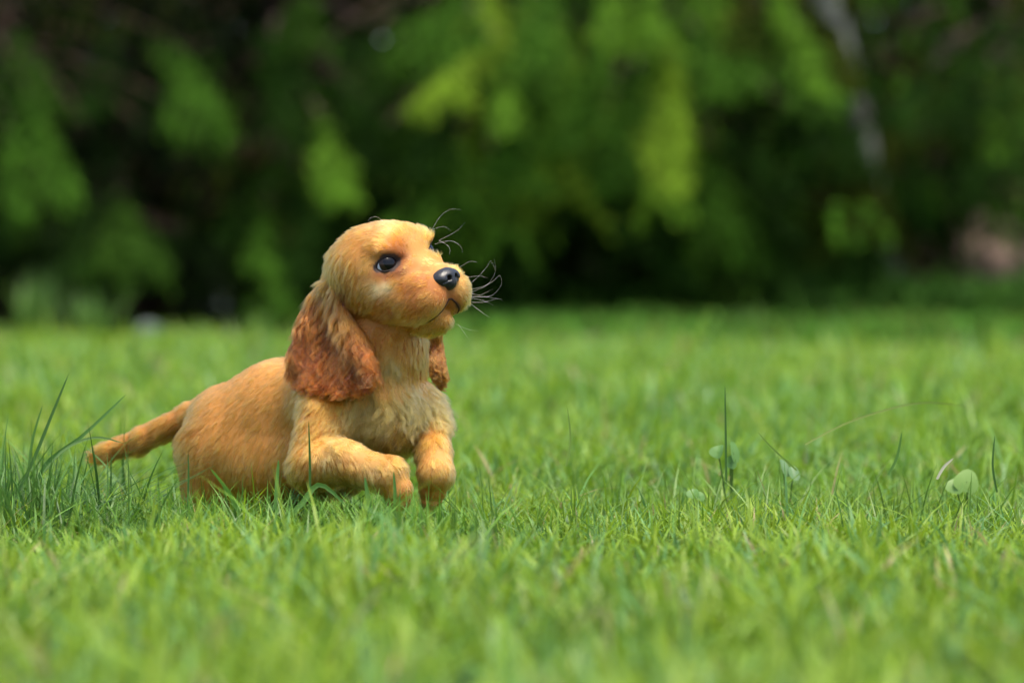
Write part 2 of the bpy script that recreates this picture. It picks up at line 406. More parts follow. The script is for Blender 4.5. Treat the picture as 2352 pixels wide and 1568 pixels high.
# bright sprays: (u, v top, u tip, v tip, half width in picture units, depth, colour, leaves)
SPR = {
 0: [(100, 270, 160, 470, 48, 8.8, G2, 420), (30, 330, 45, 500, 45, 8.8, G2, 300), (20, 170, 60, 330, 40, 9.2, G1, 200)],
 1: [(400, 130, 500, 280, 85, 9.4, G2, 520), (250, 100, 200, 260, 60, 9.8, G1, 200), (330, 540, 290, 620, 80, 9.8, G1, 240)],
 2: [(760, 310, 785, 450, 58, 8.8, LG, 420), (690, 430, 690, 660, 50, 9.4, G1, 360), (600, 520, 590, 620, 45, 9.4, G2, 170), (650, 620, 640, 730, 70, 9.2, G2, 260), (620, 120, 690, 330, 80, 9.6, G1, 420), (860, 260, 850, 380, 60, 9.6, G1, 260)],
 3: [(1130, 120, 960, 250, 62, 8.6, LIME, 620), (1180, 190, 1165, 290, 48, 8.6, LG, 300), (1080, 60, 1130, 190, 60, 8.9, G2, 380), (1270, 20, 1230, 170, 70, 8.8, G2, 460),
     (1240, 240, 1190, 400, 90, 8.9, G2, 640), (1010, 280, 980, 400, 60, 9.3, G1, 260), (1330, 420, 1600, 650, 60, 9.4, G1, 620), (1230, 470, 1180, 640, 60, 9.6, G1, 300), (960, 330, 960, 420, 40, 9.4, G1, 160)],
 4: [(1395, -20, 1400, 110, 45, 8.6, LG, 320), (1480, 10, 1500, 110, 62, 8.6, LG, 380), (1530, 130, 1540, 430, 58, 8.4, LIME, 900), (1450, 200, 1400, 420, 80, 8.9, G2, 620),
     (1360, 130, 1300, 330, 80, 8.9, G2, 560), (1620, 110, 1660, 200, 60, 9.2, G2, 260), (1680, 330, 1820, 440, 60, 9.4, G1, 360), (1740, 430, 1850, 560, 50, 9.6, G1, 240), (1590, 420, 1560, 520, 50, 9.2, G1, 200)],
 5: [(1770, -20, 1890, 210, 42, 8.8, LG, 560), (1700, 80, 1720, 200, 60, 9.4, G2, 300), (1820, 250, 1830, 420, 50, 9.8, G1, 280), (1960, 330, 1990, 520, 75, 9.7, OL, 480), (1990, 420, 2020, 640, 80, 9.7, G1, 480), (1890, 100, 1940, 200, 50, 9.6, OL, 330), (1935, 290, 1975, 400, 60, 9.6, G1, 200), (1880, 40, 1950, 170, 45, 9.7, OL, 330)],
 6: [(2270, 280, 2300, 350, 45, 9.6, LG, 190), (2070, 340, 2100, 470, 50, 10.2, G1, 240), (2060, 80, 2080, 240, 70, 10.4, OL, 260), (2250, 120, 2240, 260, 60, 10.4, OL, 200), (2200, 340, 2240, 430, 60, 10.2, G1, 240)],
}
TREES = [(-30, 10.8, 'conifer with reddish trunk cut by the left picture edge', .09), (330, 12.2, 'dark conifer standing behind the lawn left of the puppy', .14), (660, 11.6, 'conifer whose low sprays hang behind the head of the puppy on its left', .12),
         (1120, 11.2, 'conifer with the brightest lime green sprays above the muzzle of the puppy', .13), (1500, 11.0, 'conifer with long hanging lime sprays right of the picture centre', .12),
         (1790, 12.0, 'conifer in front of the leaning pale trunk', .12), (2250, 12.8, 'olive green conifer near the right picture edge', .15)]
for ti, (u, d, lab, rt) in enumerate(TREES):
    base = px(u, 640, d); base[2] = 0
    o = link('conifer_tree', None); o.location = Vector(base); tag(o, lab, 'tree', 'conifers behind the lawn')
    inv = Matrix.Translation(-o.location)
    H = rng.uniform(5.0, 6.2); lx = rng.uniform(-.2, .2)
    tp = [base + np.array([lx * s ** 1.5, 0, H * s - .05]) for s in np.linspace(0, 1, 9)]
    Vt, Ft = tube(tp, [rt * (1.25 if i == 0 else 1) * (1 - .1 * i) for i in range(9)])
    k = mesh_np('trunk', Vt, Ft, bark_red, o); k.matrix_parent_inverse = inv
    cl = Cloud(); limbs_V = []; limbs_F = []
    def limb(A, B, sag, r):
        t = np.linspace(0, 1, 7)[:, None]; mid = (A + B) / 2 + np.array([0, 0, sag])
        pts = (1 - t) ** 2 * A + 2 * t * (1 - t) * mid + t ** 2 * B
        v, f = tube(pts[:-1], [r * (1 - .13 * i) for i in range(6)], 5); off = sum(len(q) for q in limbs_V)
        limbs_V.append(v); limbs_F.extend([tuple(x + off for x in ff) for ff in f])
    for (u0, v0, u1, v1, hw, dd, tint, n) in SPR[ti]:
        top = px(u0, v0, dd); tip = px(u1, v1, dd - .12)
        zA = max(top[2] + .25, .5); A = base + np.array([lx * (zA / H) ** 1.5, 0, zA]); K = top
        limb(A, K, .18, .022)
        wd = hw / PXM * (CAM_D + dd) / CAM_D
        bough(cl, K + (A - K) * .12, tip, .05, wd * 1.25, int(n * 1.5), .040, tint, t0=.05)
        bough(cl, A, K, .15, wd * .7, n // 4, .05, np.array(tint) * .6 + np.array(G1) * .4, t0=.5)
    GD = tuple(.6 * c_ for c_ in G2)
    tones = {0: (G1, GD), 1: (G1, DG, GD), 2: (G1, GD, G1), 3: (G2, LG, G2, LIME), 4: (G2, LG, G2, OL), 5: (G2, G1, OL), 6: (OL, G1, G2)}[ti]
    lo_, hi_ = {0: (-60, 160), 1: (180, 520), 2: (540, 900), 3: (930, 1330), 4: (1330, 1680), 5: (1690, 1960), 6: (2020, 2400)}[ti]
    for i in range({0: 5, 1: 8, 2: 9, 3: 20, 4: 20, 5: 8, 6: 9}[ti]):
        u0 = rng.uniform(lo_, hi_); v0 = rng.uniform(-40, {3: 420, 4: 420, 6: 230}.get(ti, 520)); dd = rng.uniform(9.1, 10.4)
        K = px(u0, v0, dd); tip = px(u0 + rng.normal(0, 45), v0 + rng.uniform(90, 190), dd - rng.uniform(.05, .3))
        zA = K[2] + .3; A = base + np.array([lx * (zA / H) ** 1.5, 0, zA])
        limb(A, K, .15, .016)
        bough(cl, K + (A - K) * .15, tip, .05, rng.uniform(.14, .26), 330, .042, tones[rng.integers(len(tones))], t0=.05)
    for i in range(120):
        z = rng.uniform(.35, H * .97) if i > 55 else rng.uniform(.3, 1.9)
        az = rng.uniform(0, 2 * np.pi); ln = (1.9 - 1.5 * (z / H)) * rng.uniform(.7, 1.1)
        if i < 55 and rng.random() < .5: az = rng.uniform(-2.6, -.5)
        A = base + np.array([lx * (z / H) ** 1.5, 0, z]); B = A + np.array([math.cos(az) * ln, math.sin(az) * ln, -ln * rng.uniform(.25, .5)]); B[2] = max(B[2], (.20 if u < 900 else .42) + rng.random() * .2)
        if B[1] < 8.9: B[1] = 8.9 + rng.random() * .6
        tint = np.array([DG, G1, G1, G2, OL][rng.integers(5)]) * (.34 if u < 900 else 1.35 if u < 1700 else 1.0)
        limb(A, B, .2, .018)
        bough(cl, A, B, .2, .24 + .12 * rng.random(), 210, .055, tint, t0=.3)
    k = cl.build('crown', leaf_mat, o); k.matrix_parent_inverse = inv
    k = mesh_np('branches', np.concatenate(limbs_V), limbs_F, bark_red, o); k.matrix_parent_inverse = inv

# a leaning pale trunk behind the conifers
pt = [px(1880, -900, 10.3), px(1890, -300, 10.3), px(1895, 0, 10.3), px(1925, 130, 10.3), px(1955, 250, 10.3), px(1985, 400, 10.4), px(2010, 560, 10.5)]
pt.append(np.array([pt[-1][0] + .1, 10.5, -.05])); pt = pt[::-1]
bx = link('birch_tree', None); bx.location = Vector((pt[0][0], pt[0][1], 0)); tag(bx, 'leaning pale grey trunk showing through the dark conifers at upper right', 'tree')
Vt, Ft = tube(pt, [.085, .08, .075, .07, .065, .06, .05, .03]); k = mesh_np('trunk', Vt, Ft, bark_pale, bx); k.matrix_parent_inverse = Matrix.Translation(-bx.location)
cl = Cloud()
for i in range(26):
    c = pt[-1] + np.array([rng.normal(0, .8), rng.normal(0, .6), rng.uniform(-.6, 1.2)])
    bough(cl, pt[-2], c, .2, .3, 120, .07, G2, t0=.4)
k = cl.build('crown', leaf_mat, bx); k.matrix_parent_inverse = Matrix.Translation(-bx.location)

# undergrowth, the wood behind
def scatter_leaves(n, x, y, z, size, tints, zpow=1.0, ax=(0, 0, -.5), lim=-.55):
    P = np.stack([rng.uniform(*x, n), rng.uniform(*y, n), z[0] + (z[1] - z[0]) * rng.random(n) ** zpow], 1)
    nn = vnoise(P, 1.3, 21) + .5 * vnoise(P, 3.1, 22)
    P = P[nn > lim]; c = np.array(tints)[rng.integers(len(tints), size=len(P))] * rng.uniform(.6, 1.4, (len(P), 1))
    return leaves(P, np.tile(np.array(ax), (len(P), 1)), size, c, .6, 1.0)
cl = Cloud()
cl.add(*scatter_leaves(60000, (-9, 11), (15.0, 17.5), (0, 5.5), .13, [DG, DG, (.016, .026, .008)]))
cl.add(*scatter_leaves(26000, (-9, 11), (17.5, 18.5), (0, 5.5), .30, [DG, (.010, .018, .006)], lim=-9))
tag(cl.build('wood', leaf_mat, None), 'dense dark wood filling the gaps behind the conifers', 'wood', kind='stuff')
cl = Cloud()
def cover(n, x, y, hz, size, tints, az=0):
    X = rng.uniform(*x, n); Y = rng.uniform(*y, n); Pn = np.stack([X, Y, 0 * X], 1)
    hh = hz * (.65 + .45 * vnoise(Pn, 2.2, 31)); P = np.stack([X, Y, hh * rng.random(n) ** .7], 1)
    c = np.array(tints)[rng.integers(len(tints), size=n)] * rng.uniform(.6, 1.4, (n, 1)) * (1 + .25 * vnoise(Pn, 1.7, 32)[:, None])
    cl.add(*leaves(P, np.tile(np.array([0, 0, 1.]), (n, 1)), size, c, .4, .8))
cover(16000, (.5, 4.6), (11.2, 13.8), .36, .08, [(.15, .32, .04), (.12, .28, .035), (.09, .21, .03)])
cover(3000, (1.0, 2.4), (9.5, 10.5), .38, .07, [(.07, .17, .022), (.05, .12, .02)])
cover(5000, (-.8, 1.8), (10.0, 12.5), .26, .07, [(.05, .13, .018), (.08, .18, .022)])
cover(8000, (-.4, 1.6), (6.6, 11.5), .10, .06, [(.10, .24, .03), (.07, .18, .022), (.08, .12, .02)])
cover(6000, (-4.2, -.3), (6.2, 13.5), .06, .06, [DG, G1, (.02, .018, .006)])
tag(cl.build('undergrowth', leaf_mat, None), 'low dark green undergrowth along the far edge of the lawn', 'undergrowth', kind='stuff')

def tuft(u, v, d, h, n, label, tint=(.10, .21, .03), sp=.03):
    c = px(u, v, d); x0, y0 = c[0], d
    x = rng.normal(x0, sp, n); y = rng.normal(y0, sp, n)
    V, F, Cc = blades(x, y, h * rng.uniform(.55, 1.05, n), .012 * rng.uniform(.6, 1.2, n), np.abs(rng.normal(.18, .1, n)), rng.uniform(0, 6.28, n), np.array(tint) * rng.uniform(.7, 1.3, (n, 1)), seg=5)
    tag(mesh_np('grass_tuft', V, F, grass_mat, smooth=False, colors=Cc), label, 'grass tuft', 'tall tufts along the far lawn edge')
tuft(75, 760, 8.2, .26, 34, 'tallest grass tuft at the far lawn edge, nearest the left picture edge')
tuft(215, 760, 7.6, .18, 46, 'grass tuft at the far lawn edge above the tail')
tuft(130, 740, 8.8, .30, 12, 'thin sparse tuft leaning between the two left tufts', (.05, .11, .02))
tuft(600, 770, 6.2, .12, 40, 'low tuft at the far lawn edge behind the back of the puppy')
tuft(1730, 760, 8.0, .16, 44, 'low tuft at the far lawn edge on the right', (.12, .24, .04))

# boulders and a dry shrub under the trees
def rock(name, c, r, tint, label, seed):
    bm = bmesh.new(); bmesh.ops.create_icosphere(bm, subdivisions=4, radius=1)
    Pv = np.array([v.co[:] for v in bm.verts]); k = 1 + .22 * vnoise(Pv, 1.4, seed) + .07 * vnoise(Pv, 4, seed + 1)
    for v, p, kk in zip(bm.verts, Pv, k): v.co = (p[0] * kk * r[0], p[1] * kk * r[1], p[2] * kk * r[2])
    me = bpy.data.meshes.new(name); bm.to_mesh(me); bm.free()
    for p in me.polygons: p.use_smooth = True
    me.materials.append(bark(name + '_stone', tuple(np.array(tint) * .6), tint, 5))
    o = link(name, me); o.location = Vector(c); tag(o, label, 'boulder' if r[0] > .1 else 'stone'); return o
c = px(2240, 540, 11.6); rock('boulder', (c[0], 11.6, .22), (.40, .3, .27), (.30, .205, .165), 'pinkish grey boulder half hidden in the undergrowth at the right', 41)
c = px(340, 752, 7.6); rock('stone', (c[0], 7.6, .040), (.050, .045, .035), (.10, .13, .11), 'small pale grey stone at the far lawn edge left of the puppy', 43)
bs = link('dry_shrub', None); c = px(2310, 430, 12.2); bs.location = (c[0], 12.2, 0); tag(bs, 'ochre brown dry shrub above the boulder at the right edge', 'shrub')
cl = Cloud(); lv = []; lf = []
for i in range(34):
    B = np.array([c[0] + rng.normal(0, .22), 12.2 + rng.normal(0, .2), c[2] + rng.uniform(-.30, .12)])
    A = np.array([c[0] + rng.normal(0, .05), 12.2, 0.])
    bough(cl, A, B, .1, .10, 90, .05, (.26, .17, .035), t0=.55)
    t = np.linspace(0, 1, 5)[:, None]; v, f = tube(A * (1 - t) + B * t, [.010, .009, .007, .005, .003], 5); off = sum(len(q) for q in lv)
    lv.append(v); lf.extend([tuple(x + off for x in ff) for ff in f])
inv = Matrix.Translation(-bs.location)
cl.build('leaves', leaf_mat, bs).matrix_parent_inverse = inv
mesh_np('stems', np.concatenate(lv), lf, bark_red, bs).matrix_parent_inverse = inv
#@DOG
# ================================================================== the puppy
def hair_material(name, rough=0.32, radial=0.5):
    m = bpy.data.materials.new(name); m.use_nodes = True
    t = m.node_tree; t.nodes.clear()
    out = t.nodes.new('ShaderNodeOutputMaterial')
    h = t.nodes.new('ShaderNodeBsdfHairPrincipled'); h.parametrization = 'COLOR'
    a = t.nodes.new('ShaderNodeAttribute'); a.attribute_name = 'tint'
    h.inputs['Roughness'].default_value = rough
    h.inputs['Radial Roughness'].default_value = radial
    h.inputs['Random Roughness'].default_value = 0.2
    h.inputs['Coat'].default_value = 0.0
    h.inputs['IOR'].default_value = 1.36
    t.links.new(a.outputs['Color'], h.inputs['Color'])
    t.links.new(h.outputs[0], out.inputs[0])
    return m

def make_curves(name, P, rad, color, mat, parent):
    """P (n,k,3) strands, rad (n,) root radius, colour (n,3)"""
    n, k = P.shape[:2]
    c = bpy.data.hair_curves.new(name)
    c.add_curves([k] * n)
    c.position_data.foreach_set('vector', np.ascontiguousarray(P, np.float32).ravel())
    prof = (1 - np.linspace(0, 1, k) ** 1.6 * 0.93)
    R = (np.asarray(rad)[:, None] * prof[None]).astype(np.float32)
    ra = c.attributes.get('radius') or c.attributes.new('radius', 'FLOAT', 'POINT')
    ra.data.foreach_set('value', R.ravel())
    ca = c.attributes.new('tint', 'FLOAT_VECTOR', 'CURVE')
    ca.data.foreach_set('vector', np.asarray(color, np.float32).ravel())
    c.materials.append(mat)
    return link(name, c, parent)

# ---- head frame
def head_basis(y, p, r):
    y, p, r = (math.radians(a) for a in (y, p, r))
    f = np.array([math.sin(y) * math.cos(p), -math.cos(y) * math.cos(p), math.sin(p)])
    l0 = np.array([math.cos(y), math.sin(y), 0]); u0 = np.cross(f, l0)
    return np.array([f, l0 * math.cos(r) + u0 * math.sin(r), u0 * math.cos(r) - l0 * math.sin(r)])
HB = head_basis(49, 8, 11)
HC = px(872, 598, 0.0)
HS = 0.00108                                    # head units (about a millimetre)
def hd(f, l, u): return HC + HS * (np.array([f, l, u], float) @ HB)
def to_head(P): return ((P - HC) @ HB.T) / HS
R_ = 1 / PXM
EYE_R = 9.3 * HS

EYE_C = [25.0, 22.0, -3.0]
EYES = [hd(EYE_C[0], sd * EYE_C[1], EYE_C[2]) for sd in (-1, 1)]
def eye_frame(i):
    sd = (-1, 1)[i]
    look = norm(np.array([.80, sd * .60, .06]) @ HB)
    xa = norm(np.cross(HB[2], look)); ya = np.cross(look, xa)
    tl = math.radians(-7 * sd)
    return look, xa * math.cos(tl) + ya * math.sin(tl), ya * math.cos(tl) - xa * math.sin(tl)
EF = [eye_frame(0), eye_frame(1)]
AX, AYU, AYD = 52., 33., 27.
def almond(P, i, pen=3.0):
    """1 on the lid edge, smaller inside the opening, 9 away from the eye"""
    look, xa, ya = EF[i]
    w = P - EYES[i]; rr = np.linalg.norm(w, axis=-1); w = w / np.maximum(rr, 1e-9)[..., None]
    cz = np.clip(w @ look, -1, 1); ang = np.degrees(np.arccos(cz))
    X = w @ xa; Y = w @ ya; k = ang / np.maximum(np.hypot(X, Y), 1e-6)
    X = X * k; Y = Y * k
    sd = (-1, 1)[i]
    m = np.hypot(X / np.where(X * sd < 0, AX * 1.22, AX), Y / np.where(Y > 0, AYU, AYD))
    m = m * (1 + .14 * (np.abs(X) / AX) * (np.abs(Y) / 30))
    m = m + np.maximum(rr / EYE_R - 1.32, 0) * pen
    return np.where((cz > 0) & (rr < EYE_R * 2.4), m, 9.)

def head_sdf(P):
    q = to_head(P)                              # work in head units
    def e(c, r): return ellip(q, np.array(c, float), r)
    def cn(a, b, ra, rb): return cone(q, np.array(a, float), np.array(b, float), ra, rb)
    d = e((-2, 0, -4), (41, 39, 33))
    d = smin(d, e((16, 0, 4), (22, 27, 20)), 9)                      # forehead
    for s in (-1, 1):
        d = smin(d, e((22, s * 19, 10), (11, 12, 8)), 8)             # brows
        d = smin(d, e((4, s * 26, -6), (22, 13, 18)), 9)             # temples
        d = smin(d, e((6, s * 24, -21), (24, 15.5, 18)), 10)           # cheeks
        d = smin(d, e((30, s * 19, -18), (13, 11, 8)), 6)            # under the eyes
    d = smin(d, cn((24, 0, -12), (52, 0, -23), 17, 13), 8)           # bridge
    for s in (-1, 1):
        d = smin(d, e((43, s * 15, -35), (21, 17, 17)), 5)         # flews
        d = smin(d, e((24, s * 19, -31), (22, 14.5, 16)), 8)
        d = smin(d, e((54, s * 11.5, -32), (10, 14, 13)), 5)
        d = smin(d, e((46, s * 14, -24), (14, 13, 11)), 5)           # pads beside the nose
        d = smin(d, e((35, s * 13, -9), (10, 13, 9)), 6)             # inner corners of the eyes

    jaw = smin(e((42, 0, -53), (13.5, 11, 8.5)), e((18, 0, -38), (28, 22, 14)), 7)
    jaw = smin(jaw, cn((14, 0, -42), (38, 0, -50), 15, 9.5), 7)
    d = smin(d, jaw, 2.0)
    for s in (-1, 1):
        d = smin(d, e((28, s * 20, 7.5), (7, 11, 4.5)), 5)           # lid fold over the eye
        for line_, am, wd in ((((40, s * 14, -10), (37, s * 22, -22), (30, s * 30, -36)), 1.7, 3.2), (((26, s * 28, -14), (8, s * 36, -24)), 1.3, 3.5)):
            for a, b in zip(line_[:-1], line_[1:]):
                d = d + am * np.exp(-(cn(a, b, 0, 0) / wd) ** 2) # folds behind the muzzle and under the cheekbone
    d = -smin(-d, cn((66, 0, -31), (64, 0, -41), 1.2, 1.7), 2.0)     # philtrum
    for s in (-1, 1):
        for a, b in zip(MOUTH[s][:-1], MOUTH[s][1:]):
            d = -smin(-d, cn(a, b, 2.3, 1.7), 1.6)
    d = d * HS
    for i, c in enumerate(EYES):
        hole = np.maximum(np.linalg.norm(P - c, axis=-1) - EYE_R * 2.2, (almond(P, i, 0.0) - 1.12) * EYE_R * .5)
        d = -smin(-d, hole, 1.5 * HS)
    return d
MOUTH = {s: [(64, s * 1, -41), (61.5, s * 6, -45), (58, s * 12, -50), (50, s * 18, -55), (42, s * 21, -58)] for s in (-1, 1)}

C_ = []                                         # body: (a, b, ra, rb, k)
def bc(a, b, ra, rb, k=14): C_.append((px(*a), px(*b), ra * R_, rb * R_, k * R_))
bc((545, 1010, .085), (650, 1005, .068), 104, 112, 60)   # barrel
bc((520, 972, .105), (640, 950, .085), 86, 120, 60)      # rump to ribs
bc((640, 950, .085), (800, 925, .035), 120, 122, 40)     # ribs
bc((515, 1050, .085), (620, 1070, .065), 92, 92, 40)     # flank, belly
bc((620, 1070, .065), (780, 1045, .03), 92, 88, 40)
bc((800, 935, .030), (893, 950, .012), 112, 98, 40)      # chest
bc((878, 810, .012), (868, 700, .012), 94, 100, 40)
bc((800, 600, .010), (738, 690, .014), 46, 18, 30)       # ear base       # neck
bc((850, 930, .018), (878, 800, .012), 106, 92, 40)
bc((900, 960, -.002), (950, 950, .012), 74, 62, 30)      # breast
bc((500, 1050, .096), (502, 1120, .090), 84, 80, 60)     # near thigh
bc((500, 1120, .092), (545, 1180, .085), 78, 46, 24)
bc((540, 1190, .085), (610, 1212, .055), 26, 20, 14)     # hind foot
bc((600, 1080, .140), (640, 1190, .130), 62, 36, 24)     # far thigh
bc((640, 1195, .130), (700, 1212, .105), 24, 20, 14)
bc((755, 960, -.008), (716, 1060, -.028), 72, 50, 44)    # near shoulder, upper arm
bc((716, 1072, -.028), (790, 1056, -.046), 48, 47, 20)   # forearm
bc((790, 1056, -.046), (848, 1078, -.058), 46, 38, 12)
bc((848, 1078, -.058), (892, 1088, -.066), 38, 42, 10)   # wrist
bc((892, 1088, -.066), (914, 1124, -.068), 39, 31, 10)   # paw
bc((914, 1124, -.068), (918, 1146, -.060), 31, 26, 8)
bc((955, 930, .018), (985, 985, .006), 52, 46, 26)       # far shoulder
bc((985, 985, .006), (997, 1035, -.012), 44, 37, 16)
bc((997, 1035, -.012), (1002, 1085, -.026), 37, 40, 12)
bc((1002, 1085, -.026), (994, 1120, -.020), 38, 30, 10)
bc((994, 1120, -.020), (988, 1146, -.010), 30, 26, 8)
bc((520, 935, .112), (440, 955, .126), 52, 32, 30)       # tail
bc((440, 955, .126), (330, 1006, .140), 32, 27, 14)
bc((330, 1006, .140), (250, 1036, .148), 27, 20, 12)
bc((250, 1036, .148), (205, 1050, .152), 20, 10, 12)

def body_sdf(P):
    d = None
    for a, b, ra, rb, k in C_:
        c = cone(P, a, b, ra, rb)
        d = c if d is None else smin(d, c, k)
    # toes
    for c in TOES: d = smin(d, np.linalg.norm(P - c[0], axis=-1) - c[1], 3 * R_)
    # crease between elbow and breast
    h = head_sdf(P)
    d = smin(d, h, 14 * R_)
    return d
TOES = []
for (u, v, dd) in ((916, 1152, -.062), (988, 1152, -.014)):
    for i, o in enumerate((-17, -6, 6, 17)):
        TOES.append((px(u + o, v + (2 if abs(o) < 10 else -3), dd - (.008 if abs(o) < 10 else .003)), 11 * R_))

def poly_sdf(p, poly):
    poly = np.asarray(poly, float)
    d = np.full(p.shape[:-1], 1e9); s = np.ones(p.shape[:-1])
    for i in range(len(poly)):
        a, b = poly[i], poly[i - 1]
        e = b - a; w = p - a
        t = np.clip((w @ e) / (e @ e), 0, 1)
        bb = w - t[..., None] * e
        d = np.minimum(d, (bb ** 2).sum(-1))
        c1 = p[..., 1] >= a[1]; c2 = p[..., 1] < b[1]; c3 = e[0] * w[..., 1] > e[1] * w[..., 0]
        allc = (c1 & c2 & c3) | (~c1 & ~c2 & ~c3)
        s = np.where(allc, -s, s)
    return s * np.sqrt(d)

NEAR = [(782, 655), (790, 690), (806, 722), (828, 757), (843, 795), (856, 832), (855, 864), (836, 888), (800, 900), (760, 902), (722, 888), (694, 874),
        (680, 850), (672, 820), (678, 785), (692, 740), (706, 698), (722, 664), (745, 640), (768, 636)]
FAR = [(990, 740), (984, 800), (988, 845), (1001, 880), (1014, 890), (1024, 872), (1027, 850), (1020, 815), (1017, 770), (1018, 740)]
